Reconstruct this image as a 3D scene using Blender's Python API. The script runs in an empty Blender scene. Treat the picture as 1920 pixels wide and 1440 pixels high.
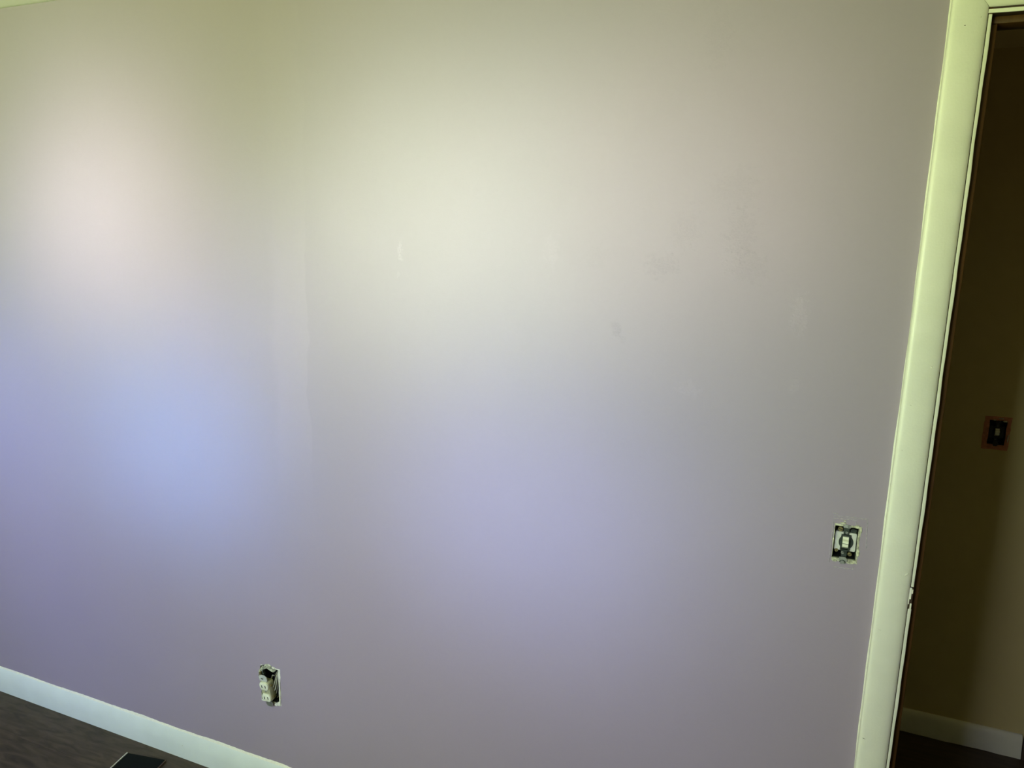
import bpy, bmesh, math, random
from mathutils import Vector, Matrix
random.seed(7)
scene = bpy.context.scene
C = scene.collection

# ------------------------------------------------------------------ camera
CAM_POS = Vector((0.0, -1.53809, 1.62130))
YAW, PITCH, ROLL, FPX = -0.382303, -0.188157, 0.0253858, 1374.89
fw = Vector((math.sin(YAW)*math.cos(PITCH), math.cos(YAW)*math.cos(PITCH), math.sin(PITCH)))
rt = Vector((math.cos(YAW), -math.sin(YAW), 0.0))
up = rt.cross(fw)
r2 = math.cos(ROLL)*rt + math.sin(ROLL)*up
u2 = -math.sin(ROLL)*rt + math.cos(ROLL)*up
cam = bpy.data.cameras.new('camera')
cam.sensor_fit = 'HORIZONTAL'; cam.sensor_width = 36.0
cam.lens = FPX/1920.0*36.0
cam.clip_start = 0.01
camo = bpy.data.objects.new('camera', cam); C.objects.link(camo)
camo.matrix_world = Matrix(((r2.x, u2.x, -fw.x, CAM_POS.x), (r2.y, u2.y, -fw.y, CAM_POS.y), (r2.z, u2.z, -fw.z, CAM_POS.z), (0, 0, 0, 1)))
scene.camera = camo

# ------------------------------------------------------------------ view, world
vs = scene.view_settings
vs.view_transform = 'Standard'; vs.look = 'None'; vs.exposure = 0.0; vs.gamma = 1.0; vs.use_curve_mapping = False
world = bpy.data.worlds.new('daylight'); scene.world = world; world.use_nodes = True
world.node_tree.nodes['Background'].inputs[0].default_value = (0.55, 0.70, 0.85, 1)
world.node_tree.nodes['Background'].inputs[1].default_value = 0.05

# ------------------------------------------------------------------ daylight through the two windows of the back wall, plus added fill lamps
# sky light falls downwards, light thrown back by the sunlit lawn rises
BACK_Y = -3.35
WIN_X = (-2.15, -1.20); WIN_W = 0.74; WIN_Z0, WIN_Z1 = 0.84, 2.02
LIGHTS = [   # name, position, aimed at, width, height, spread in degrees, watts of red, green, blue
 ('lawn_near_1',   (WIN_X[0], -3.45, 1.13), (-1.88, 0, 1.70), 0.60, 0.50, 14, (1.337, 1.282, 1.150)),
 ('lawn_near_2',   (WIN_X[1], -3.45, 1.13), (-0.84, 0, 1.69), 0.62, 0.50, 15, (1.269, 1.478, 0.987)),
 ('sky_near_1',    (WIN_X[0], -3.45, 1.72), (-1.64, 0, 1.04), 0.60, 0.46, 13, (0.206, 0.507, 1.013)),
 ('sky_near_2',    (WIN_X[1], -3.45, 1.72), (-0.62, 0, 1.03), 0.62, 0.46, 13, (0.184, 0.276, 0.550)),
 ('lawn_wide_1',   (WIN_X[0], -3.38, 1.43), (WIN_X[0], -2.38, 2.10), 0.70, 0.90, 150, (36.653, 50.122, 17.253)),
 ('lawn_wide_2',   (WIN_X[1], -3.38, 1.43), (WIN_X[1], -2.38, 2.10), 0.70, 0.90, 150, (34.574, 35.986, 13.258)),
 ('lawn_mid_1',    (WIN_X[0], -3.45, 1.13), (-2.15, 0, 1.55), 0.60, 0.36, 34, (1.114, 1.650, 1.231)),
 ('lawn_mid_2',    (WIN_X[1], -3.45, 1.13), (-0.55, 0, 1.58), 0.60, 0.36, 34, (1.226, 1.827, 1.321)),
 ('lawn_right_2',  (WIN_X[1], -3.45, 1.13), (-0.27, 0, 1.76), 0.50, 0.36, 14, (0.475, 0.432, 0.322)),
 ('gap_fill_1',    (WIN_X[0], -3.45, 1.13), (-1.36, 0, 1.47), 0.40, 0.30, 13, (0.150, 0.150, 0.230)),  # added fill beam that lifts the dip between the two lawn lobes
 ('sky_left_1',    (WIN_X[0], -3.45, 1.72), (-2.40, 0, 1.12), 0.60, 0.40, 16, (0.031, 0.106, 0.501)),
 ('sky_mid_1',     (WIN_X[0], -3.45, 1.72), (-2.25, 0, 0.65), 0.60, 0.50, 42, (0.664, 0.866, 5.537)),
 ('sky_mid_2',     (WIN_X[1], -3.45, 1.72), (-0.60, 0, 0.85), 0.60, 0.50, 40, (1.760, 1.925, 4.150)),
 ('hall_fill', (2.35, 0.6, 1.5), (0.6, 0.75, 1.2), 0.6, 0.9, 150, (1.700, 1.350, 0.450)),  # added lamp that brightens the dim hall; no opening is built behind it
]
for nm, pos, aim, w, h, spread, watts in LIGHTS:
    L = bpy.data.lights.new(nm, 'AREA'); L.shape = 'RECTANGLE'; L.size = w; L.size_y = h
    L.spread = math.radians(spread)
    k = max(watts); L.color = [c/k for c in watts]; L.energy = k
    o = bpy.data.objects.new(nm, L); C.objects.link(o); o.location = pos
    o.rotation_euler = (Vector(aim)-Vector(pos)).to_track_quat('-Z', 'Y').to_euler()

# ------------------------------------------------------------------ materials
def lin(r, g, b):
    f = lambda c: (c/255/12.92) if c/255 <= .04045 else ((c/255+.055)/1.055)**2.4
    return (f(r), f(g), f(b))
MATS = {}
def mat(name, col, rough=.5, metal=0.0, var=0.08, scale=30.0, bump=0.0, bscale=200.0, spec=.5, stretch=(1, 1, 1)):
    if name in MATS: return MATS[name]
    m = bpy.data.materials.new(name); m.use_nodes = True; nt = m.node_tree; N = nt.nodes; K = nt.links
    b = N['Principled BSDF']; b.inputs['Roughness'].default_value = rough; b.inputs['Metallic'].default_value = metal
    b.inputs['Specular IOR Level'].default_value = spec
    g = N.new('ShaderNodeNewGeometry')
    mp = N.new('ShaderNodeMapping'); mp.inputs['Scale'].default_value = stretch; K.new(g.outputs['Position'], mp.inputs['Vector'])
    n = N.new('ShaderNodeTexNoise'); n.inputs['Scale'].default_value = scale; n.inputs['Detail'].default_value = 4; K.new(mp.outputs[0], n.inputs['Vector'])
    r = N.new('ShaderNodeMapRange'); r.inputs['From Min'].default_value = .3; r.inputs['From Max'].default_value = .7
    r.inputs['To Min'].default_value = 1-var; r.inputs['To Max'].default_value = 1+var; K.new(n.outputs['Fac'], r.inputs['Value'])
    x = N.new('ShaderNodeVectorMath'); x.operation = 'SCALE'; x.inputs[0].default_value = col[:3]; K.new(r.outputs[0], x.inputs['Scale'])
    K.new(x.outputs[0], b.inputs['Base Color'])
    if bump:
        n2 = N.new('ShaderNodeTexNoise'); n2.inputs['Scale'].default_value = bscale; n2.inputs['Detail'].default_value = 3; K.new(mp.outputs[0], n2.inputs['Vector'])
        bp = N.new('ShaderNodeBump'); bp.inputs['Strength'].default_value = bump; bp.inputs['Distance'].default_value = .001
        K.new(n2.outputs['Fac'], bp.inputs['Height']); K.new(bp.outputs[0], b.inputs['Normal'])
    MATS[name] = m
    return m

WHITE = (0.80, 0.80, 0.74)
M_TRIM = mat('white_trim_paint', WHITE, .38, var=.03, scale=18, bump=.25, bscale=260)
M_BASE = mat('white_baseboard_paint', (0.70, 0.75, 0.78), .34, var=.03, scale=14, bump=.2, bscale=220)
M_CEIL = mat('ceiling_paint', (0.93, 0.93, 0.86), .8, var=.02, scale=8)
M_ROOM = mat('room_wall_paint', (0.320, 0.265, 0.357), .7, var=.03, scale=3)
M_HALL = mat('hall_wall_paint', (0.48, 0.39, 0.17), .75, var=.05, scale=4)
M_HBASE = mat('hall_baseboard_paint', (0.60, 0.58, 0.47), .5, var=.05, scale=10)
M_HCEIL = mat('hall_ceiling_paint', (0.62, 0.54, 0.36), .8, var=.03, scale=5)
M_HFLOOR = mat('hall_floor_wood', (0.040, 0.026, 0.018), .55, var=.3, scale=9, stretch=(1, 8, 1))
M_STAIN = mat('stained_jamb_wood', (0.075, 0.034, 0.008), .5, spec=.2, var=.22, scale=22, stretch=(6, 6, .4))
M_DARKWOOD = mat('dark_stained_wood', (0.05, 0.028, 0.018), .5, var=.25, scale=22, stretch=(6, 6, .4))
M_PLASTER = mat('bare_plaster', (0.72, 0.72, 0.66), .85, var=.18, scale=120, bump=.8, bscale=500)
M_CREAM = mat('cream_old_paint', (0.46, 0.46, 0.36), .7, var=.5, scale=170, bump=.6, bscale=420)
M_BOX = mat('dark_box_steel', (0.030, 0.032, 0.030), .6, metal=.4, var=.3, scale=120)
M_STEEL = mat('dull_grey_steel', (0.42, 0.44, 0.42), .42, metal=.75, var=.2, scale=160)
M_DKSTEEL = mat('dark_strap_steel', (0.06, 0.075, 0.07), .4, metal=.6, var=.3, scale=160)
M_BRASS = mat('tarnished_brass', (0.30, 0.25, 0.11), .4, metal=.7, var=.2, scale=200)
M_IVORY = mat('ivory_plastic', (0.76, 0.78, 0.66), .35, var=.04, scale=60)
M_TAN = mat('tan_bakelite', (0.40, 0.40, 0.27), .45, var=.15, scale=90)
M_GREY = mat('grey_bakelite', (0.56, 0.57, 0.54), .5, var=.1, scale=110)
M_BLACK = mat('black_plastic', (0.008, 0.009, 0.009), .45, var=.1, scale=60)
M_SLOT = mat('dark_slot', (0.02, 0.02, 0.02), .8, var=.1, scale=60)
M_WIRE = mat('cloth_wire', (0.40, 0.40, 0.33), .8, var=.2, scale=300)
M_WIRE2 = mat('dark_cloth_wire', (0.13, 0.12, 0.09), .8, var=.2, scale=300)
M_GLASSB = mat('glossy_black_glass', (0.006, 0.008, 0.008), .6, var=.05, scale=20, spec=.06)
M_ALU = mat('pale_metal_edge', (0.66, 0.65, 0.60), .45, metal=.2, var=.05, scale=50)
M_EAR = mat('grey_painted_ear', (0.50, 0.52, 0.52), .5, var=.2, scale=250)
M_RIDGE = mat('raised_paint_highlit', (0.42, 0.38, 0.44), .5, var=.25, scale=200)  # paler than the wall: highlights on the ridges put into the colour
M_RAG = mat('grey_crumbled_plaster', (0.33, 0.35, 0.28), .9, var=.6, scale=140, bump=1.0, bscale=300)
M_RUST = mat('bare_reddish_plaster', (0.40, 0.155, 0.095), .85, var=.2, scale=90)
M_CHIP = mat('chipped_paint', (0.78, 0.77, 0.72), .6, var=.06, scale=200)

# lavender wall paint: roller texture, the joint-compound band, patched and scuffed spots
def wall_material():
    m = bpy.data.materials.new('lavender_wall_paint'); m.use_nodes = True; nt = m.node_tree; N = nt.nodes; K = nt.links
    b = N['Principled BSDF']; b.inputs['Roughness'].default_value = .62; b.inputs['Specular IOR Level'].default_value = .3
    g = N.new('ShaderNodeNewGeometry'); P = g.outputs['Position']
    sep = N.new('ShaderNodeSeparateXYZ'); K.new(P, sep.inputs[0])
    def math_(op, a, c=None, clamp=False):
        n = N.new('ShaderNodeMath'); n.operation = op; n.use_clamp = clamp
        for i, v in enumerate((a, c)):
            if v is None: continue
            if isinstance(v, (int, float)): n.inputs[i].default_value = v
            else: K.new(v, n.inputs[i])
        return n.outputs[0]
    def noise(scale, detail=3, vec=P):
        n = N.new('ShaderNodeTexNoise'); n.inputs['Scale'].default_value = scale; n.inputs['Detail'].default_value = detail; K.new(vec, n.inputs['Vector'])
        return n.outputs['Fac']
    def ramp(v, a, c, lo=0.0, hi=1.0):
        n = N.new('ShaderNodeMapRange'); n.interpolation_type = 'SMOOTHSTEP'
        for k, x in (('From Min', a), ('From Max', c), ('To Min', lo), ('To Max', hi)): n.inputs[k].default_value = x
        K.new(v, n.inputs['Value']); return n.outputs[0]
    def spot(x, z, sx, sz, soft=.35):
        s = N.new('ShaderNodeVectorMath'); s.operation = 'SUBTRACT'; K.new(P, s.inputs[0]); s.inputs[1].default_value = (x, 0, z)
        q = N.new('ShaderNodeVectorMath'); q.operation = 'MULTIPLY'; K.new(s.outputs[0], q.inputs[0]); q.inputs[1].default_value = (1/sx, 0, 1/sz)
        l = N.new('ShaderNodeVectorMath'); l.operation = 'LENGTH'; K.new(q.outputs[0], l.inputs[0])
        w = math_('ADD', l.outputs['Value'], math_('MULTIPLY', math_('SUBTRACT', noise(75, 4), .5), 2.6))
        return ramp(w, 1.0, soft, 0.0, 1.0)
    def total(items):
        t = None
        for x, z, sx, sz, k in items:
            v = math_('MULTIPLY', spot(x, z, sx, sz), k)
            t = v if t is None else math_('ADD', t, v)
        return t
    # patched (paler) and scuffed (greyer) spots, x, z, half width, half height, strength
    pale = total([(-.914, 1.600, .010, .030, 1.0), (-.918, 1.545, .006, .020, .5), (-.530, 1.61, .022, .045, .30), (-.017, 1.50, .022, .050, .55),
                  (-.221, 1.332, .030, .022, .35), (-.013, 1.358, .012, .025, .35), (-.155, 1.60, .035, .05, .15), (-1.887, .43, .003, .012, .5), (-.62, 1.42, .05, .05, .12)])
    dark = total([(-.292, 1.584, .045, .030, .55), (-.139, 1.651, .035, .060, .45), (-.12, 1.59, .045, .040, .40), (-.379, 1.447, .020, .018, .75),
                  (-.25, 1.66, .035, .055, .30), (-.16, 1.74, .06, .05, .30), (-.43, 1.60, .03, .03, .2), (-.21, 2.02, .03, .07, .25), (-.365, 1.425, .012, .012, .35)])
    # taped joint: a slightly paler upright band with a crisp right edge
    edge = math_('ADD', sep.outputs['X'], math_('MULTIPLY', math_('SUBTRACT', noise(7), .5), .05))
    band = math_('MULTIPLY', ramp(edge, -1.315, -1.275), ramp(edge, -1.182, -1.188))
    band = math_('MULTIPLY', math_('MULTIPLY', band, ramp(sep.outputs['Z'], .85, 1.20)), ramp(sep.outputs['Z'], 1.75, 1.45, .30, 1.0))
    tone = math_('ADD', 1.0, math_('MULTIPLY', band, .055))
    tone = math_('ADD', tone, math_('MULTIPLY', math_('SUBTRACT', noise(2.2, 4), .5), .10))
    tone = math_('ADD', tone, math_('MULTIPLY', math_('SUBTRACT', noise(90, 3), .5), .035))
    tone = math_('ADD', tone, math_('MULTIPLY', pale, .10))
    tone = math_('SUBTRACT', tone, math_('MULTIPLY', dark, .085))
    relief_speckle = math_('MULTIPLY', math_('SUBTRACT', noise(230, 2), .5), math_('ADD', math_('MULTIPLY', pale, .42), math_('MULTIPLY', dark, .36)))  # light and dark flecks of the rough relief put into the colour
    tone = math_('ADD', tone, relief_speckle)
    sc = N.new('ShaderNodeVectorMath'); sc.operation = 'SCALE'; sc.inputs[0].default_value = WALL_COL; K.new(tone, sc.inputs['Scale'])
    K.new(sc.outputs[0], b.inputs['Base Color'])
    rough_amt = math_('ADD', .18, math_('ADD', math_('MULTIPLY', pale, 1.5), math_('MULTIPLY', dark, .7)))
    h = math_('ADD', math_('MULTIPLY', noise(240, 2), rough_amt), math_('MULTIPLY', noise(55, 2), .25))
    bp = N.new('ShaderNodeBump'); bp.inputs['Strength'].default_value = .45; bp.inputs['Distance'].default_value = .002
    K.new(h, bp.inputs['Height']); K.new(bp.outputs[0], b.inputs['Normal'])
    return m
WALL_COL = (0.320, 0.265, 0.357)
M_WALL = wall_material()

def plank_material():
    m = bpy.data.materials.new('dark_wood_planks'); m.use_nodes = True; nt = m.node_tree; N = nt.nodes; K = nt.links
    b = N['Principled BSDF']; b.inputs['Roughness'].default_value = .5; b.inputs['Specular IOR Level'].default_value = .25
    g = N.new('ShaderNodeNewGeometry'); oi = N.new('ShaderNodeObjectInfo')
    ad = N.new('ShaderNodeVectorMath'); ad.operation = 'ADD'; K.new(g.outputs['Position'], ad.inputs[0])
    cb = N.new('ShaderNodeCombineXYZ'); mu = N.new('ShaderNodeMath'); mu.operation = 'MULTIPLY'; mu.inputs[1].default_value = 13.0
    K.new(oi.outputs['Random'], mu.inputs[0]); K.new(mu.outputs[0], cb.inputs['Z']); K.new(cb.outputs[0], ad.inputs[1])
    mp = N.new('ShaderNodeMapping'); mp.inputs['Scale'].default_value = (1, 5, 1); K.new(ad.outputs[0], mp.inputs['Vector'])
    n = N.new('ShaderNodeTexNoise'); n.inputs['Scale'].default_value = 11; n.inputs['Detail'].default_value = 8; n.inputs['Distortion'].default_value = .8; K.new(mp.outputs[0], n.inputs['Vector'])
    cr = N.new('ShaderNodeValToRGB'); e = cr.color_ramp.elements
    e[0].position = .30; e[0].color = (*[c*FLOOR_K for c in (0.062, 0.046, 0.036)], 1)
    e[1].position = .72; e[1].color = (*[c*FLOOR_K for c in (0.150, 0.112, 0.085)], 1)
    K.new(n.outputs['Fac'], cr.inputs[0])
    r = N.new('ShaderNodeMapRange'); r.inputs['To Min'].default_value = .88; r.inputs['To Max'].default_value = 1.12; K.new(oi.outputs['Random'], r.inputs['Value'])
    x = N.new('ShaderNodeVectorMath'); x.operation = 'SCALE'; K.new(cr.outputs[0], x.inputs[0]); K.new(r.outputs[0], x.inputs['Scale'])
    K.new(x.outputs[0], b.inputs['Base Color'])
    bp = N.new('ShaderNodeBump'); bp.inputs['Strength'].default_value = .15; bp.inputs['Distance'].default_value = .001
    K.new(n.outputs['Fac'], bp.inputs['Height']); K.new(bp.outputs[0], b.inputs['Normal'])
    return m
FLOOR_K = 0.62
M_PLANK = plank_material()

# ------------------------------------------------------------------ mesh helpers
def obj(name, bm, m, parent=None, smooth=None, loc=None):
    bmesh.ops.recalc_face_normals(bm, faces=bm.faces[:])
    me = bpy.data.meshes.new(name); bm.to_mesh(me); bm.free(); me.materials.append(m)
    if smooth is not None:
        for p in me.polygons: p.use_smooth = True
        me.set_sharp_from_angle(angle=math.radians(smooth))
    o = bpy.data.objects.new(name, me); C.objects.link(o)
    if parent: o.parent = parent
    if loc: o.location = loc
    return o
def tag(o, label, cat, kind=None, group=None):
    o['label'] = label; o['category'] = cat
    if kind: o['kind'] = kind
    if group: o['group'] = group
    return o
def empty(name, loc=(0, 0, 0), mw=None):
    o = bpy.data.objects.new(name, None); o.empty_display_size = .05; C.objects.link(o)
    if mw is not None: o.matrix_world = mw
    else: o.location = loc
    return o
def box(bm, x0, x1, y0, y1, z0, z1):
    v = [bm.verts.new(p) for p in ((x0, y0, z0), (x1, y0, z0), (x1, y1, z0), (x0, y1, z0), (x0, y0, z1), (x1, y0, z1), (x1, y1, z1), (x0, y1, z1))]
    for f in ((0, 3, 2, 1), (4, 5, 6, 7), (0, 1, 5, 4), (1, 2, 6, 5), (2, 3, 7, 6), (3, 0, 4, 7)): bm.faces.new([v[i] for i in f])
def bx(*a, bev=0.0, seg=2):
    bm = bmesh.new(); box(bm, *a)
    if bev: bmesh.ops.bevel(bm, geom=bm.edges[:], offset=bev, segments=seg, affect='EDGES', profile=.5)
    return bm
def quad(bm, pts): bm.faces.new([bm.verts.new(p) for p in pts])
def loft(bm, rings, closed=True, caps=True):
    R = [[bm.verts.new(p) for p in r] for r in rings]
    n = len(R[0])
    for a, b_ in zip(R, R[1:]):
        for i in range(n if closed else n-1):
            j = (i+1) % n
            bm.faces.new((a[i], a[j], b_[j], b_[i]))
    if caps:
        bm.faces.new(R[0][::-1]); bm.faces.new(R[-1])
    return R
def disc_y(bm, cx, cz, rx, rz, y0, y1, n=20, rim=0.0):
    """round or oval plate standing in the xz plane between y0 (front) and y1"""
    f = lambda s, y: [(cx+rx*s*math.cos(2*math.pi*i/n), y, cz+rz*s*math.sin(2*math.pi*i/n)) for i in range(n)]
    loft(bm, [f(1-rim, y0)]+([f(1, y0+rim*rx)] if rim else [])+[f(1, y1)])
def prism_y(bm, pts, y0, y1):
    loft(bm, [[(x, y0, z) for x, z in pts], [(x, y1, z) for x, z in pts]])
def tube(bm, path, r, n=8):
    path = [Vector(p) for p in path]; rings = []; ref = Vector((.31, .52, .8))
    for i, p in enumerate(path):
        d = (path[min(i+1, len(path)-1)]-path[max(i-1, 0)]).normalized()
        a = d.cross(ref).normalized(); b_ = d.cross(a)
        rr = r[i] if isinstance(r, (list, tuple)) else r
        rings.append([tuple(p+rr*(math.cos(2*math.pi*k/n)*a+math.sin(2*math.pi*k/n)*b_)) for k in range(n)])
    loft(bm, rings)
def spline(pts, n=6):
    pts = [Vector(p) for p in pts]; out = []
    for i in range(len(pts)-1):
        p0 = pts[max(i-1, 0)]; p1 = pts[i]; p2 = pts[i+1]; p3 = pts[min(i+2, len(pts)-1)]
        for k in range(n):
            t = k/n
            out.append(.5*((2*p1)+(-p0+p2)*t+(2*p0-5*p1+4*p2-p3)*t*t+(-p0+3*p1-3*p2+p3)*t**3))
    return out+[pts[-1]]
def ring_plate(bm, inner, outer, y0, y1):
    """flat irregular ring around a hole: inner and outer outlines (x,z), y0 front, y1 back"""
    n = len(inner)
    A = [bm.verts.new((x, y0, z)) for x, z in inner]; B = [bm.verts.new((x, y0*.2, z)) for x, z in outer]; D = [bm.verts.new((x, y1, z)) for x, z in inner]
    for i in range(n):
        j = (i+1) % n
        bm.faces.new((A[i], A[j], B[j], B[i])); bm.faces.new((A[i], D[i], D[j], A[j]))
def screw(name, m, parent, cx, cz, r, y, ang=0.3, loc_par=None):
    bm = bmesh.new(); disc_y(bm, cx, cz, r, r, y-.0016, y+.001, 14, .18)
    s = obj(name, bm, m, parent, 40)
    bm = bmesh.new(); box(bm, -r*.85, r*.85, -.0002, .0004, -r*.14, r*.14)
    bmesh.ops.transform(bm, matrix=Matrix.Translation((cx, y-.0016, cz)) @ Matrix.Rotation(ang, 4, 'Y'), verts=bm.verts[:])
    obj('screw_slot', bm, M_SLOT, s)
    return s

# ------------------------------------------------------------------ room shell
H = 2.2505; HH = 2.216; XL, XR = -3.35, 1.95; WT = .116
JAMB_X = .2395; DOOR_R = JAMB_X+.745; HEAD_Z = 2.0247
OUT = (-1.386, -1.3215, .289, .400)           # outlet hole
SWI = (.0873, .1317, 1.0165, 1.0855)          # switch hole
HSW = (.5535, .6025, 1.041, 1.121)            # hall switch hole

def holed_wall(name, m, xs, zs, holes, y0, y1, depth=.02):
    """wall face at y0 with rectangular holes, back face at y1, reveals in the holes"""
    bm = bmesh.new()
    inside = lambda x, z: any(a < x < b_ and c < z < d for a, b_, c, d in holes)
    for x0, x1 in zip(xs, xs[1:]):
        for z0, z1 in zip(zs, zs[1:]):
            if inside((x0+x1)/2, (z0+z1)/2): continue
            for y in (y0, y1): quad(bm, ((x0, y, z0), (x1, y, z0), (x1, y, z1), (x0, y, z1)))
    for a, b_, c, d in holes:
        quad(bm, ((a, y0, c), (a, y1, c), (a, y1, d), (a, y0, d))); quad(bm, ((b_, y0, c), (b_, y1, c), (b_, y1, d), (b_, y0, d)))
        quad(bm, ((a, y0, d), (b_, y0, d), (b_, y1, d), (a, y1, d)))
        if c > .01: quad(bm, ((a, y0, c), (b_, y0, c), (b_, y1, c), (a, y1, c)))
    zt = zs[-1]
    quad(bm, ((xs[0], y0, zt), (xs[-1], y0, zt), (xs[-1], y1, zt), (xs[0], y1, zt)))
    bmesh.ops.remove_doubles(bm, verts=bm.verts[:], dist=1e-5)
    return obj(name, bm, m)
DOOR_HOLE = (JAMB_X-.019, DOOR_R+.019, -.001, HEAD_Z+.020)
xs = sorted([XL, OUT[0], OUT[1], SWI[0], SWI[1], DOOR_HOLE[0], DOOR_HOLE[1], XR])
zs = sorted([-.001, OUT[2], OUT[3], SWI[2], SWI[3], DOOR_HOLE[3], H-.0018])
wall = holed_wall('wall_front', M_WALL, xs, zs, [OUT, SWI, DOOR_HOLE], 0.0, WT)
tag(wall, 'lavender painted plaster wall with patched spots facing the camera', 'wall', 'structure')
# ceiling, floor slab
tag(obj('ceiling', bx(XL-.1, XR+.1, BACK_Y-.12, .02, H, H+.1), M_CEIL), 'bright white ceiling corner at top left above lavender wall', 'ceiling', 'structure')
floor = tag(obj('floor', bx(XL-.1, XR+.1, BACK_Y-.12, 0.0, -.08, -.010), M_DARKWOOD), 'dark brown wood plank floor below white baseboard', 'floor', 'structure')
PW, PL = .152, 1.22
full = None
y = 0.0; row = 0
while y > BACK_Y-.02:
    y0 = max(y-PW, BACK_Y-.1); x = XL-.1-random.random()*PL
    while x < XR+.1:
        a, b_ = max(x, XL-.1), min(x+PL, XR+.1)
        if b_-a > .03:
            if b_-a > PL-1e-4 and y-y0 > PW-1e-4:
                if full is None:
                    o = obj('plank', bx(-PL/2+.0003, PL/2-.0003, -PW/2+.0003, PW/2-.0003, -.010, 0.0), M_PLANK, floor); full = o.data
                else:
                    o = bpy.data.objects.new('plank', full); C.objects.link(o); o.parent = floor
                o.location = ((a+b_)/2, (y+y0)/2, 0)
            else:
                cx, cy = (a+b_)/2, (y+y0)/2
                obj('plank', bx(a-cx+.0003, b_-cx-.0003, y0-cy+.0003, y-cy-.0003, -.010, 0.0), M_PLANK, floor, loc=(cx, cy, 0))
        x += PL
    y -= PW; row += 1
# side and back walls
tag(obj('wall_left', bx(XL-.1, XL, BACK_Y, 0.0, 0, H), M_ROOM), 'plain lavender side wall left of the photographed wall', 'wall', 'structure')
tag(obj('wall_right', bx(XR, XR+.1, BACK_Y, 0.0, 0, H), M_ROOM), 'plain lavender side wall right of the doorway', 'wall', 'structure')
wins = [(x-WIN_W/2, x+WIN_W/2, WIN_Z0, WIN_Z1) for x in WIN_X]
wb = holed_wall('wall_back', M_ROOM, sorted([XL, XR]+[w for q in wins for w in q[:2]]), [0, WIN_Z0, WIN_Z1, H], wins, BACK_Y, BACK_Y-.12)
tag(wb, 'lavender wall with two windows behind the camera', 'wall', 'structure')
for i, (a, b_, c, d) in enumerate(wins):
    w = tag(empty('window_%d' % (i+1), ((a+b_)/2, BACK_Y, c)), ('left' if i == 0 else 'right')+' white framed window in the wall behind the camera', 'window', 'structure')
    ox, oy, oz = (a+b_)/2, BACK_Y, c
    for nm, q in (('side_casing', (a-.06, a, BACK_Y, BACK_Y+.016, c-.06, d+.06)), ('side_casing', (b_, b_+.06, BACK_Y, BACK_Y+.016, c-.06, d+.06)),
                  ('head_casing', (a, b_, BACK_Y, BACK_Y+.016, d, d+.06)), ('window_sill', (a-.08, b_+.08, BACK_Y, BACK_Y+.05, c-.085, c-.06)), ('apron', (a, b_, BACK_Y, BACK_Y+.014, c-.06, c))):
        obj(nm, bx(q[0]-ox, q[1]-ox, q[2]-oy, q[3]-oy, q[4]-oz, q[5]-oz), M_TRIM, w)

# ------------------------------------------------------------------ baseboard along the lavender wall
def profile_x(bm, prof, x0, x1):
    loft(bm, [[(x0, yy, zz) for yy, zz in prof], [(x1, yy, zz) for yy, zz in prof]])
BASE_H = .0904
base_prof = [(0, 0), (-.0122, 0), (-.0126, .003), (-.0128, .040), (-.0126, .047), (-.0120, .054), (-.0110, .061), (-.0097, .068), (-.0080, .075), (-.0059, .0820), (-.0038, .0872), (-.0012, BASE_H), (0, BASE_H)]
bm = bmesh.new(); profile_x(bm, base_prof, XL, .1745)
bb = tag(obj('baseboard_front', bm, M_BASE, None, 35), 'white painted baseboard with rounded top along the lavender wall', 'baseboard', 'structure')
bm = bmesh.new()                                                     # uneven caulk and paint line on its top edge
n = 240; xa, xb = -2.9, -1.1
top = []; bot = []
for i in range(n+1):
    x = xa+(xb-xa)*i/n
    k = .0012+.0028*max(0, math.sin(x*5.1+1)*math.sin(x*17.3)+.25)+.0012*random.random()
    if not (-2.25 < x < -1.3): k *= .45
    top.append((x, k))
for i in range(n):
    (x, k), (x1_, k1) = top[i], top[i+1]
    quad(bm, ((x, -.0042, BASE_H-.003), (x1_, -.0042, BASE_H-.003), (x1_, -.0004, BASE_H+k1), (x, -.0004, BASE_H+k)))
bmesh.ops.remove_doubles(bm, verts=bm.verts[:], dist=1e-5)
obj('caulk_line', bm, M_CHIP, bb)
for x, z in ((-1.700, .046), (-1.712, .012)):                         # two small dents
    bm = bmesh.new(); bmesh.ops.create_uvsphere(bm, u_segments=8, v_segments=6, radius=1)
    bmesh.ops.transform(bm, matrix=Matrix.Translation((x, -.0126, z)) @ Matrix.Diagonal((.0016, .0007, .0022, 1)), verts=bm.verts[:])
    obj('dent', bm, M_GREY, bb, 60)
bm = bmesh.new(); profile_x(bm, base_prof, DOOR_R+.064, XR)
tag(obj('baseboard_right', bm, M_BASE, None, 35), 'white baseboard on the far side of the doorway', 'baseboard', 'structure')
bm = bmesh.new(); loft(bm, [[(XL-yy, yv, zz) for yy, zz in base_prof] for yv in (BACK_Y, -.013)])
tag(obj('baseboard_left', bm, M_BASE, None, 35), 'white baseboard along the left side wall', 'baseboard', 'structure')

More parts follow.
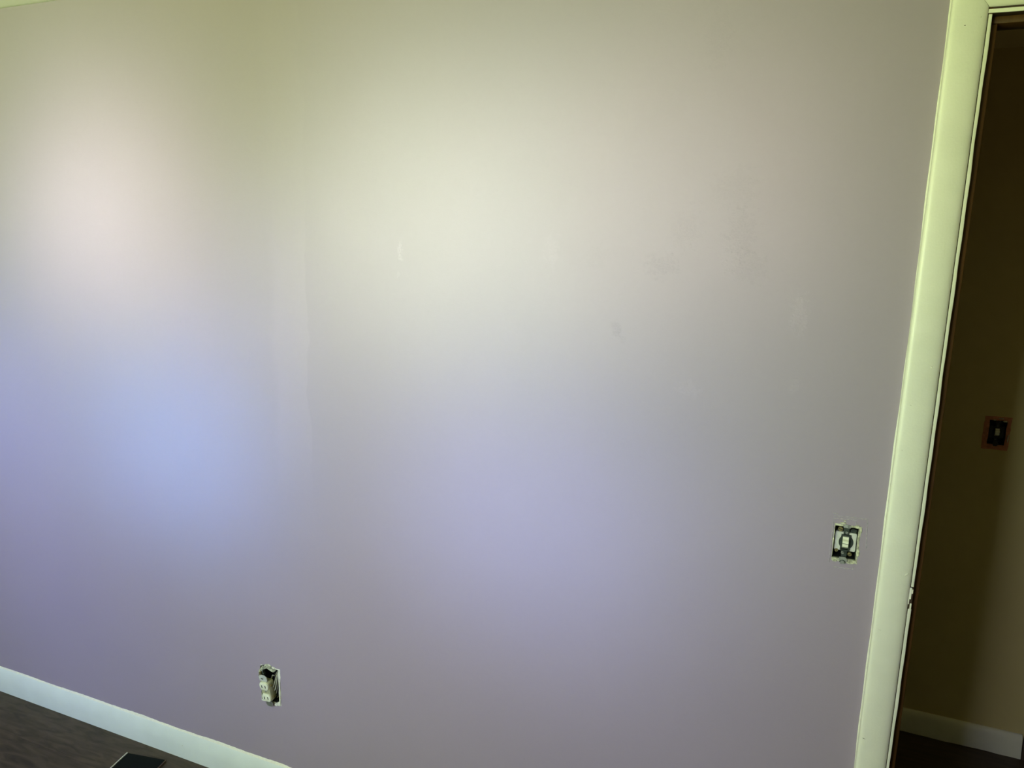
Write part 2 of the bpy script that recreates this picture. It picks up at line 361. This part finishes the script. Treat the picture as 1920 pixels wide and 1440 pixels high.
# ------------------------------------------------------------------ doorway: casing, jambs, stops
CX0, CX1 = .1754, .2325; CZ1 = 2.0348
cas_prof = [(0, 0), (0, .0120), (.0006, .0142), (.0018, .0158), (.0036, .0168), (.0060, .0173), (.0100, .0174), (.0160, .0170), (.0220, .0163), (.0280, .0153), (.0340, .0140),
            (.0400, .0124), (.0450, .0107), (.0490, .0090), (.0520, .0074), (.0545, .0056), (.0562, .0036), (.0571, .0018), (.0571, 0)]
door = tag(empty('door_1', (JAMB_X, 0, 0)), 'doorway with cream white painted casing and brown wood stops opening onto a dark hall', 'doorway', 'structure')
def dpart(name, bm, m, smooth=None, parent=door):
    bmesh.ops.translate(bm, vec=(-JAMB_X, 0, 0), verts=bm.verts[:])
    return obj(name, bm, m, parent, smooth)
bm = bmesh.new()
rings = []
for k in range(41):
    t = k/40
    rings.append([(CX0+u, -th, t*(CZ1+(CX1-(CX0+u)))) for u, th in cas_prof])
loft(bm, rings)
side_l = dpart('side_casing', bm, M_TRIM, 40)
bm = bmesh.new(); XR0 = DOOR_R+(JAMB_X-CX1)
loft(bm, [[(XR0+(.0571-u), -th, z if z < 1 else z+(.0571-u)) for u, th in cas_prof] for z in (0, CZ1)])
dpart('side_casing', bm, M_TRIM, 40)
bm = bmesh.new(); g = .0007                                            # head casing, mitre very slightly open at the inner corner
loft(bm, [[(CX1-(.0571-u)+g, -th, CZ1+(.0571-u)) for u, th in cas_prof], [(XR0+(.0571-u)-.0003, -th, CZ1+(.0571-u)) for u, th in cas_prof]])
dpart('head_casing', bm, M_TRIM, 40)
# wavy caulk bead where the casing meets the wall
bm = bmesh.new(); prev = None
for i in range(161):
    z = 2.08*i/160
    k = .0016+.0012*math.sin(z*9.0+.6)*math.sin(z*3.1+.3)+.0004*math.sin(z*41)
    k = max(k, .0004)
    cur = [(CX0-k, -.0003, z), (CX0-k*.4, -.0022, z), (CX0+.0004, -.0030, z)]
    if prev:
        for a in (0, 1): quad(bm, (prev[a], prev[a+1], cur[a+1], cur[a]))
    prev = cur
bmesh.ops.remove_doubles(bm, verts=bm.verts[:], dist=1e-6)
dpart('caulk_bead', bm, M_CHIP, 60)
# jambs: stained wood with a painted front edge, notched where the strike plate was
NZ0, NZ1 = .936, .983
jamb = dpart('jamb', bx(JAMB_X-.018, JAMB_X-.0004, .0016, WT+.002, 0, HEAD_Z+.018), M_STAIN)
def jpart(name, bm, m, smooth=None): return dpart(name, bm, m, smooth, jamb)
bm = bmesh.new(); prev = None                                          # painted edge with a slightly uneven arris
def edge_strip(z0, z1, n):
    bm = bmesh.new(); rings = []
    for i in range(n+1):
        z = z0+(z1-z0)*i/n
        j = .0005*math.sin(z*23)*math.sin(z*7.7)+.0003*math.sin(z*61+1)
        rings.append([(JAMB_X-.0056, .0018, z), (JAMB_X-.0056, -.0012, z), (JAMB_X-.0008+j, -.0012, z), (JAMB_X+j, -.0004, z), (JAMB_X+j, .0018, z)])
    loft(bm, rings); return bm
jpart('painted_edge', edge_strip(0, NZ0, 60), M_TRIM, 50)
jpart('painted_edge', edge_strip(NZ1, HEAD_Z-.0012, 70), M_TRIM, 50)
jpart('paint_chip', bx(JAMB_X-.0078, JAMB_X-.0030, -.0022, .0016, .957, .981, bev=.0006), M_CHIP)
jpart('paint_chip', bx(JAMB_X-.0085, JAMB_X-.0055, -.0030, .0016, .9465, .9585, bev=.0006), M_CHIP)
jpart('strike_notch', bx(JAMB_X-.006, JAMB_X-.0002, .0006, .0017, NZ0, NZ1), M_DARKWOOD)
jpart('paint_chip', bx(JAMB_X-.0034, JAMB_X-.0004, -.0010, .0016, .9362, .9480, bev=.0006), M_CHIP)
jpart('paint_chip', bx(JAMB_X-.0036, JAMB_X-.0006, -.0012, .0016, .9685, .9775, bev=.0006), M_CHIP)
dpart('jamb', bx(DOOR_R+.0004, DOOR_R+.018, 0, WT+.002, 0, HEAD_Z+.018), M_STAIN)
hj = dpart('head_jamb', bx(JAMB_X-.018, DOOR_R+.018, .0018, WT+.002, HEAD_Z+.0006, HEAD_Z+.019), M_DARKWOOD)
bm = bmesh.new(); rings = []
for i in range(31):
    x = JAMB_X-.0085+(DOOR_R+.006-JAMB_X+.0085)*i/30; j = .0003*math.sin(x*40)
    rings.append([(x, -.0012, HEAD_Z+.0008+j), (x, -.0012, HEAD_Z+.0068), (x, .0018, HEAD_Z+.0068), (x, .0018, HEAD_Z+.0008+j)])
loft(bm, rings); dpart('painted_edge', bm, M_TRIM, None, hj)
SY0, SY1, SP = .0193, .0560, .0125
dpart('door_stop', bx(JAMB_X, JAMB_X+SP, SY0, SY1, 0, HEAD_Z-SP, bev=.0012), M_STAIN, 40)
dpart('door_stop', bx(DOOR_R-SP, DOOR_R, SY0, SY1, 0, HEAD_Z-SP, bev=.0012), M_STAIN, 40)
dpart('door_stop', bx(JAMB_X, DOOR_R, SY0, SY1, HEAD_Z-SP+.0006, HEAD_Z, bev=.0012), M_STAIN, 40)
# nail holes, bumps and knocks in the casing paint
def knock(name, x, z, sx, sy, sz, m, y=-.016, rot=0):
    bm = bmesh.new(); bmesh.ops.create_uvsphere(bm, u_segments=10, v_segments=6, radius=1)
    bmesh.ops.transform(bm, matrix=Matrix.Translation((x, y, z)) @ Matrix.Rotation(rot, 4, 'Y') @ Matrix.Diagonal((sx, sy, sz, 1)), verts=bm.verts[:])
    return dpart(name, bm, m, 60, side_l)
knock('nail_hole', .1985, 2.0048, .0013, .0004, .0007, M_SLOT, -.0163)
knock('paint_bump', .2211, 2.0177, .0012, .0012, .0012, M_CHIP, -.0103)
knock('scratch', .2207, 1.0088, .0009, .0006, .0065, M_CHIP, -.0108, .75)
knock('scratch', .2216, 1.0070, .0006, .0005, .0055, M_GREY, -.0104, .75)
knock('dent', .1907, 1.3444, .0018, .0006, .0010, M_CHIP, -.0170)
knock('dent', .1860, 1.2570, .0016, .0006, .0010, M_CHIP, -.0172)
knock('dent', .2175, 1.4180, .0016, .0006, .0020, M_CHIP, -.0120, .6)
knock('dent', .1874, .8885, .0030, .0006, .0010, M_CHIP, -.0173, .3)
knock('dent', .1855, .6453, .0026, .0008, .0013, M_CHIP, -.0172, .2)
knock('nail_hole', .1840, .6462, .0022, .0004, .0006, M_SLOT, -.0176, .2)

# ------------------------------------------------------------------ hall beyond the door
HY = 1.098; HX0, HX1 = -1.1, 2.4; HEND = .779
hw = holed_wall('wall_hall', M_HALL, sorted([HX0, HSW[0], HSW[1], HEND+.02]), sorted([0, HSW[2], HSW[3], HH]), [HSW], HY, HY+.1)
tag(hw, 'dim olive wall of the hall seen through the doorway', 'wall', 'structure')
tag(obj('wall_hall_left', bx(HX0-.1, HX0, WT, HY+.1, 0, HH), M_HALL), 'dark end wall of the hall hidden left of the doorway', 'wall', 'structure')
tag(obj('wall_hall_right', bx(HX1, HX1+.1, WT, HY+1.2, 0, HH), M_HALL), 'dark far wall of the hall right of the doorway', 'wall', 'structure')
tag(obj('wall_hall_far', bx(HEND, HX1+.1, HY+1.1, HY+1.2, 0, HH), M_HALL), 'dark wall of the room beyond the hall', 'wall', 'structure')
tag(obj('wall_hall_inner', bx(HEND-.1, HEND+.0, HY+.1, HY+1.1, 0, HH), M_HALL), 'dark return wall behind the hall wall', 'wall', 'structure')
tag(obj('ceiling_hall', bx(HX0-.1, HX1+.1, WT+.001, HY+1.2, HH, HH+.1), M_HCEIL), 'dim strip of hall ceiling above the olive wall', 'ceiling', 'structure')
tag(obj('floor_hall', bx(HX0-.1, HX1+.1, 0.0, HY+1.2, -.08, 0.0), M_HFLOOR), 'nearly black hall floor beyond the doorway', 'floor', 'structure')
hb_prof = [(0, 0), (-.0115, 0), (-.0120, .003), (-.0120, .062), (-.0110, .070), (-.0085, .077), (-.0050, .082), (-.0015, .0834), (0, .0834)]
bm = bmesh.new(); rings = []
for i in range(61):
    x = HX0+(HEND-HX0)*i/60
    rings.append([(x-(.004 if i == 60 else 0)*(zz/.0834), HY+yy, zz+(0.0008*math.sin(x*31)+.0006*math.sin(x*77) if zz == 0 else 0)+.001) for yy, zz in hb_prof])
loft(bm, rings)
tag(obj('baseboard_hall', bm, M_HBASE, None, 40), 'pale baseboard at the foot of the olive hall wall', 'baseboard', 'structure')
tag(obj('trim_1', bx(HEND+.0005, HEND+.065, HY-.018, HY-.0005, 0, 2.1, bev=.003), M_DARKWOOD), 'dark stained wood casing beside the hall baseboard at right edge', 'trim', 'structure')

# ------------------------------------------------------------------ ragged plaster around the holes (parts of the wall)
def outline(x0, x1, z0, z1, n, amp, seed, grow=(0, 0, 0, 0)):
    """rectangle outline with n points per side and raggedness; grow = left, right, bottom, top"""
    rnd = random.Random(seed); pts = []
    x0 -= grow[0]; x1 += grow[1]; z0 -= grow[2]; z1 += grow[3]
    for i in range(n): pts.append((x0+(x1-x0)*i/n, z0))
    for i in range(n): pts.append((x1, z0+(z1-z0)*i/n))
    for i in range(n): pts.append((x1-(x1-x0)*i/n, z1))
    for i in range(n): pts.append((x0, z1-(z1-z0)*i/n))
    return [(x+rnd.uniform(-amp, amp), z+rnd.uniform(-amp, amp)) for x, z in pts]
a = SWI
bm = bmesh.new(); ring_plate(bm, outline(*a, 9, .0004, 1, (-.0006, -.0006, -.0006, -.0006)), outline(*a, 9, .0013, 2, (.0010, .0034, .0062, .0026)), -.0012, .012)
obj('plaster_rim', bm, M_CREAM, wall)
a = OUT
bm = bmesh.new()
inner = outline(*a, 9, .0007, 3, (-.0006, -.0006, -.0006, -.0006)); outer = outline(*a, 9, .0011, 4, (.0008, .0052, .0040, .0012))
ring_plate(bm, inner, outer, -.0012, .012)
obj('plaster_rim', bm, M_PLASTER, wall)
a = HSW
bm = bmesh.new(); ring_plate(bm, outline(*a, 8, .0008, 5, (-.001, -.001, -.001, -.001)), outline(*a, 8, .0012, 6, (.0135, .0095, .0150, .0110)), -.0008, .012)
bmesh.ops.translate(bm, vec=(0, HY, 0), verts=bm.verts[:]); obj('bare_patch', bm, M_RUST, hw)
for x, z, w_, h_ in ((.584, 1.1265, .0085, .0018), (.5945, 1.1185, .0060, .0022), (.5668, 1.1205, .0035, .0018), (.6085, 1.066, .0015, .013)):
    bm = bmesh.new(); disc_y(bm, x, z, w_, h_, HY-.0022, HY+.001, 12, .2); obj('paint_chip', bm, M_CREAM, hw)
# ridges of old paint where the switch cover plate used to sit
def ridge(x0, z0, x1, z1, t=.0009, h=.0016):
    bm = bmesh.new(); d = Vector((x1-x0, 0, z1-z0)); L = d.length; d.normalize(); nrm = Vector((-d.z, 0, d.x))
    rings = []
    for i in range(15):
        p = Vector((x0, 0, z0))+d*L*i/14+nrm*random.uniform(-.00035, .00035); tt = t*random.uniform(.5, 1.3)
        rings.append([tuple(p-nrm*tt), tuple(p+Vector((0, -h*random.uniform(.4, 1), 0))), tuple(p+nrm*tt), tuple(p+Vector((0, .0005, 0)))])
    loft(bm, rings); obj('paint_ridge', bm, M_RIDGE, wall)
for q in ((.081, 1.1085, .090, 1.1090), (.0835, 1.1040, .1440, 1.1065), (.0835, 1.0990, .125, 1.1010), (.1442, 1.1065, .1478, 1.046), (.084, 1.093, .084, 1.005), (.0925, .9968, .1290, .9982),
          (.1285, .9982, .1295, 1.003), (.1250, 1.098, .1255, 1.0905)): ridge(*q)
bm = bmesh.new(); disc_y(bm, .128, 1.0885, .0048, .0030, -.0022, .0005, 10, .3); obj('plaster_lump', bm, M_CREAM, wall)
for x, z, rx, rz in ((.1345, 1.081, .0022, .006), (.1338, 1.034, .0034, .0085), (.1318, 1.062, .0018, .010), (.122, 1.0105, .009, .0030), (.0935, 1.0105, .0050, .0024), (.102, 1.0912, .006, .0022), (.104, 1.0965, .0035, .0010)):
    bm = bmesh.new(); disc_y(bm, x, z, rx, rz, -.0020, .0005, 10, .3); obj('plaster_lump', bm, M_CREAM, wall)
for x, z, rx, rz in ((-1.3235, .2895, .0065, .0070), (-1.3330, .2845, .0075, .0040), (-1.356, .4035, .0090, .0050), (-1.3405, .4010, .0070, .0035), (-1.3180, .3100, .0016, .0200), (-1.3180, .3500, .0014, .0220)):
    bm = bmesh.new(); disc_y(bm, x, z, rx, rz, -.0026, .0005, 10, .3); obj('plaster_lump', bm, M_PLASTER, wall)

# ------------------------------------------------------------------ wall boxes
def wall_box(name, hole, y, depth, label):
    x0, x1, z0, z1 = hole; cx, cz = (x0+x1)/2, (z0+z1)/2; w, h = (x1-x0)/2-.0006, (z1-z0)/2-.0006
    t = tag(empty(name, (cx, y, z0)), label, 'electrical box')
    bm = bmesh.new(); th = .0012
    for q in ((-w, -w+th, .003, depth, -h, h), (w-th, w, .003, depth, -h, h), (-w+th, w-th, .003, depth, h-th, h), (-w+th, w-th, .003, depth, -h, -h+th), (-w+th, w-th, depth-th, depth, -h+th, h-th)):
        box(bm, q[0], q[1], q[2], q[3], q[4]+cz-z0, q[5]+cz-z0)
    obj('shell', bm, M_BOX, t)
    bm = bmesh.new(); disc_y(bm, 0, cz-z0, .008, .008, depth-.0026, depth-.0012, 14); obj('knockout', bm, M_DKSTEEL, t)
    return t
ob = wall_box('outlet_box', OUT, 0, .055, 'dark steel wall box with loose wires behind the pulled out outlet')
sb = wall_box('switch_box', SWI, 0, .052, 'dark steel wall box around the uncovered switch beside the door casing')
hb = wall_box('switch_box', HSW, HY, .045, 'black wall box around the uncovered switch on the hall wall')
# wires in the outlet box: each one leaves the back of the box and bends down to the outlet
base = Vector((-1.35375, 0, OUT[2]))
for i, (x, zt, xe, ze, yo, m) in enumerate(((-1.3365, .386, -1.3385, .338, -.004, M_WIRE), (-1.3320, .390, -1.3345, .330, -.002, M_WIRE), (-1.3280, .392, -1.3330, .318, .001, M_WIRE2),
                                         (-1.3420, .384, -1.3460, .366, .000, M_WIRE), (-1.3255, .388, -1.3300, .306, .006, M_WIRE2))):
    bm = bmesh.new()
    pts = [(x-.004, .045, zt-.012), (x, .026, zt-.004), (x+.0008, .009, zt-.012), (x+.0006, .003+yo*.3, (zt+ze)/2), (xe+.002, yo, ze+.010), (xe-.003, yo+.002, ze), (xe-.009, yo+.004, ze-.006)]
    tube(bm, [Vector(p)-base for p in spline(pts, 6)], .00165, 8); obj('wire', bm, m, ob, 60)

# ------------------------------------------------------------------ duplex outlet hanging out of its box
zt_ = Vector((-.0036, -.0050, .0380)).normalized(); yt_ = (Vector((0.04, 1, 0))-Vector((0.04, 1, 0)).dot(zt_)*zt_).normalized(); xt_ = yt_.cross(zt_)
mid = Vector((-1.3547, -.0225, .3315))
MW = Matrix(((xt_.x, yt_.x, zt_.x, mid.x), (xt_.y, yt_.y, zt_.y, mid.y), (xt_.z, yt_.z, zt_.z, mid.z), (0, 0, 0, 1)))
rc = tag(empty('electrical_outlet', mw=MW), 'uncovered ivory two slot outlet pulled out of the wall above the baseboard', 'outlet')
def rrect(w, h, r, n=5):
    pts = []
    for cx, cz, a0 in ((w-r, h-r, 0), (-w+r, h-r, 90), (-w+r, -h+r, 180), (w-r, -h+r, 270)):
        for k in range(n+1):
            t = math.radians(a0+90*k/n); pts.append((cx+r*math.cos(t), cz+r*math.sin(t)))
    return pts
bm = bmesh.new(); P = rrect(.0165, .0315, .006)
loft(bm, [[(x*.96, .0045, z*.98) for x, z in P], [(x, .006, z) for x, z in P], [(x, .017, z) for x, z in P], [(x*.9, .026, z*.95) for x, z in P]])
obj('body', bm, M_TAN, rc, 35)
for s in (-1, 1):
    cz = s*.0193; pts = []
    for k in range(40):                                              # round face cut flat above and below
        t = 2*math.pi*k/40; pts.append((.0160*math.cos(t), max(-.0124, min(.0124, .0160*math.sin(t)))))
    bm = bmesh.new()
    loft(bm, [[(x*.90, 0, cz+z*.90) for x, z in pts], [(x*.97, .0006, cz+z*.97) for x, z in pts], [(x, .002, cz+z) for x, z in pts], [(x, .0062, cz+z) for x, z in pts]])
    f = obj('outlet_face', bm, M_IVORY, rc, 35)
    for sx in (-1, 1):
        bm = bmesh.new(); box(bm, sx*.0063-.0015, sx*.0063+.0015, -.0003, .001, cz-.0045+.0005*sx, cz+.0045+.0005*sx); obj('slot', bm, M_SLOT, f)
bm = bmesh.new(); box(bm, -.0085, .0085, .0062, .0074, -.052, .052)
obj('mounting_strap', bm, M_STEEL, rc)
screw('centre_screw', M_STEEL, rc, 0, 0, .0028, .0048)
bm = bmesh.new(); pts = [(-.0135, .036), (.0128, .036), (.0150, .041), (.0142, .049), (.008, .0545), (-.006, .0548), (-.0138, .0495)]
prism_y(bm, pts, .0040, .0062); ear = obj('upper_ear', bm, M_EAR, rc)
screw('ear_screw', M_STEEL, rc, -.002, .0445, .0036, .0040, 1.0)
bm = bmesh.new(); prism_y(bm, [(-.011, -.036), (.011, -.036), (.012, -.045), (.006, -.052), (-.006, -.052), (-.012, -.045)], .0064, .0084); obj('lower_ear', bm, M_STEEL, rc)
for z in (.0185, -.0185):
    for sx in (-1, 1):
        bm = bmesh.new(); tube(bm, [(sx*.0150, .0125, z), (sx*.0192, .0125, z)], .0036, 12); obj('terminal_screw', bm, M_BRASS, rc, 40)
# rag of old plaster and paint clinging to the top of the hole, in front of the box
bm = bmesh.new()
rings = []
for x, z, r in ((-1.3850, .3700, .0045), (-1.3820, .3830, .0060), (-1.3740, .3950, .0072), (-1.3640, .4020, .0068), (-1.3540, .4035, .0060), (-1.3440, .3995, .0048), (-1.3340, .3955, .0034)):
    rings.append([(x+r*random.uniform(.75, 1.1)*math.cos(2*math.pi*k/9), -.0045+.0055*math.sin(2*math.pi*k/9+.6)*random.uniform(.7, 1.1), z+r*.8*math.sin(2*math.pi*k/9)*random.uniform(.7, 1.15)) for k in range(9)])
loft(bm, rings); obj('plaster_rag', bm, M_RAG, wall)
for x, z, w_, h_ in ((-1.3785, .3800, .0032, .0075), (-1.3700, .3865, .0024, .0052), (-1.3668, .3790, .0026, .0062)):
    bm = bmesh.new(); disc_y(bm, x, z, w_, h_, -.0125, -.0045, 12, .2); obj('brass_clip', bm, M_BRASS if w_ > .003 else M_DKSTEEL, ob)
for o_ in [o for o in ob.children if o.name.startswith('brass_clip')]:
    o_.data.transform(Matrix.Translation(-base))
bm = bmesh.new(); tube(bm, [Vector(p)-base for p in spline([(-1.381, -.006, .392), (-1.378, -.009, .401), (-1.372, -.008, .405), (-1.366, -.004, .400)], 6)], .0011, 7); obj('bare_wire_loop', bm, M_DKSTEEL, ob, 60)

# ------------------------------------------------------------------ toggle switches
def toggle_switch(name, loc, label, dark=False):
    t = tag(empty(name, loc), label, 'switch')
    body_m = M_BLACK if dark else M_GREY; strap_m = M_BLACK if dark else M_DKSTEEL; tog_m = M_GREY if dark else M_IVORY
    bm = bmesh.new()                                                 # bakelite body plate
    P = rrect(.0200, .0195, .003)
    loft(bm, [[(x*.97, .0072, z*.97) for x, z in P], [(x, .0080, z) for x, z in P], [(x, .030, z) for x, z in P]]); bd = obj('body', bm, body_m, t, 35)
    bm = bmesh.new(); disc_y(bm, .0015, -.001, .0135, .0150, .0058, .0074, 28, .06); obj('round_plate', bm, strap_m, bd, 35)
    obj('mounting_strap', bx(-.0050, .0050, .0040, .0054, .0160, .0345), strap_m, t); obj('mounting_strap', bx(-.0050, .0050, .0040, .0054, -.0345, -.0180), strap_m, t)
    bm = bmesh.new()                                                 # raised frame round the lever
    for q in ((-.0085, -.0060, -.0180, .0155), (.0060, .0085, -.0180, .0155), (-.0060, .0060, .0128, .0155), (-.0060, .0060, -.0180, -.0153)): box(bm, q[0], q[1], .0016, .0058, q[2], q[3])
    obj('lever_frame', bm, strap_m, t)
    tg = None
    bm = bmesh.new()                                                 # stepped lever
    prof = [(.0046, .0120), (.0010, .0115), (-.0012, .0072), (-.0060, .0050), (-.0064, .0004), (-.0028, -.0012), (-.0044, -.0030), (-.0042, -.0072), (.0000, -.0105), (.0046, -.0125)]
    loft(bm, [[(-.0055, y_, z_) for y_, z_ in prof], [(.0055, y_, z_) for y_, z_ in prof]]); tg = obj('toggle', bm, tog_m, t, 25)
    if not dark:
        bm = bmesh.new(); box(bm, -.0056, .0056, -.0036, -.0020, -.0016, -.0009); obj('toggle_groove', bm, M_SLOT, tg)
    screw('strap_screw', M_STEEL if not dark else M_DKSTEEL, t, .0010, .0198, .0027, .0040, .5)
    screw('strap_screw', M_STEEL if not dark else M_DKSTEEL, t, -.0030, -.0228, .0030, .0040, -.4)
    if not dark:
        screw('terminal_screw', M_BRASS, t, -.0108, .0252, .0050, .0068, .2)
        screw('terminal_screw', M_BRASS, t, -.0145, -.0205, .0036, .0072, 1.1)
        screw('terminal_screw', M_BRASS, t, .0105, -.0250, .0042, .0068, -.8)
        bm = bmesh.new(); prism_y(bm, [(.0085, .0195), (.0185, .0205), (.0190, .0270), (.0120, .0288), (.0075, .0250)], .0080, .0110); obj('terminal_plate', bm, M_DKSTEEL, t)
    bm = bmesh.new(); prism_y(bm, [(-.0062, .0320), (.0062, .0320), (.0075, .0355), (.0040, .0385), (-.0035, .0385), (-.0070, .0350)], -.0028, -.0012); obj('upper_ear', bm, strap_m if dark else M_STEEL, t)
    screw('ear_screw', M_STEEL if not dark else M_DKSTEEL, t, .0020, .0352, .0026, -.0026, .9)
    bm = bmesh.new(); prism_y(bm, [(-.0085, -.0300), (.0030, -.0292), (.0062, -.0330), (.0066, -.0385), (.0030, -.0435), (-.0060, -.0440), (-.0080, -.0380)], -.0030, -.0012); obj('lower_ear', bm, strap_m if dark else M_STEEL, t)
    pts = [(-.0066, -.003, -.0405), (-.0050, -.0036, -.0372), (-.0010, -.0038, -.0362), (.0028, -.0036, -.0385), (.0030, -.003, -.0420)]
    if not dark:
        bm = bmesh.new(); tube(bm, spline(pts, 5), .0008, 6); obj('ear_hook', bm, M_DKSTEEL, t, 60)
    return t
scx, scz = (SWI[0]+SWI[1])/2, (SWI[2]+SWI[3])/2
sw = toggle_switch('light_switch', (scx, 0, scz), 'uncovered ivory toggle switch set in the lavender wall beside the door casing')
hs = toggle_switch('light_switch', ((HSW[0]+HSW[1])/2, HY, (HSW[2]+HSW[3])/2+.001), 'uncovered black switch with pale toggle on the dark hall wall', dark=True)

# ------------------------------------------------------------------ black slab lying on the floor by the baseboard
ang = math.atan2(.024, .134)
sl = tag(empty('black_slab', mw=Matrix.Translation((-1.872, -.069, 0)) @ Matrix.Rotation(ang, 4, 'Z')), 'glossy black slab with a thin pale left edge lying on the floor near the baseboard', 'slab')
SW_, SLn, ST = .136, .21, .007
obj('base_plate', bx(0, SW_, -SLn, 0, 0, ST-.0012, bev=.0008), M_BLACK, sl)
obj('top_glass', bx(.0012, SW_-.0012, -SLn+.0012, -.0012, ST-.0012, ST, bev=.0004), M_GLASSB, sl)
obj('edge_strip', bx(-.0030, .0006, -SLn+.002, -.001, .0008, ST+.0016, bev=.0004), M_ALU, sl)
obj('edge_strip', bx(SW_-.0006, SW_+.0016, -SLn+.002, -.001, .0012, ST+.0002, bev=.0004), mat('brown_rim_reflection', (.10, .065, .045), .5), sl)  # brown reflection in the slab's rim, put into the strip's colour
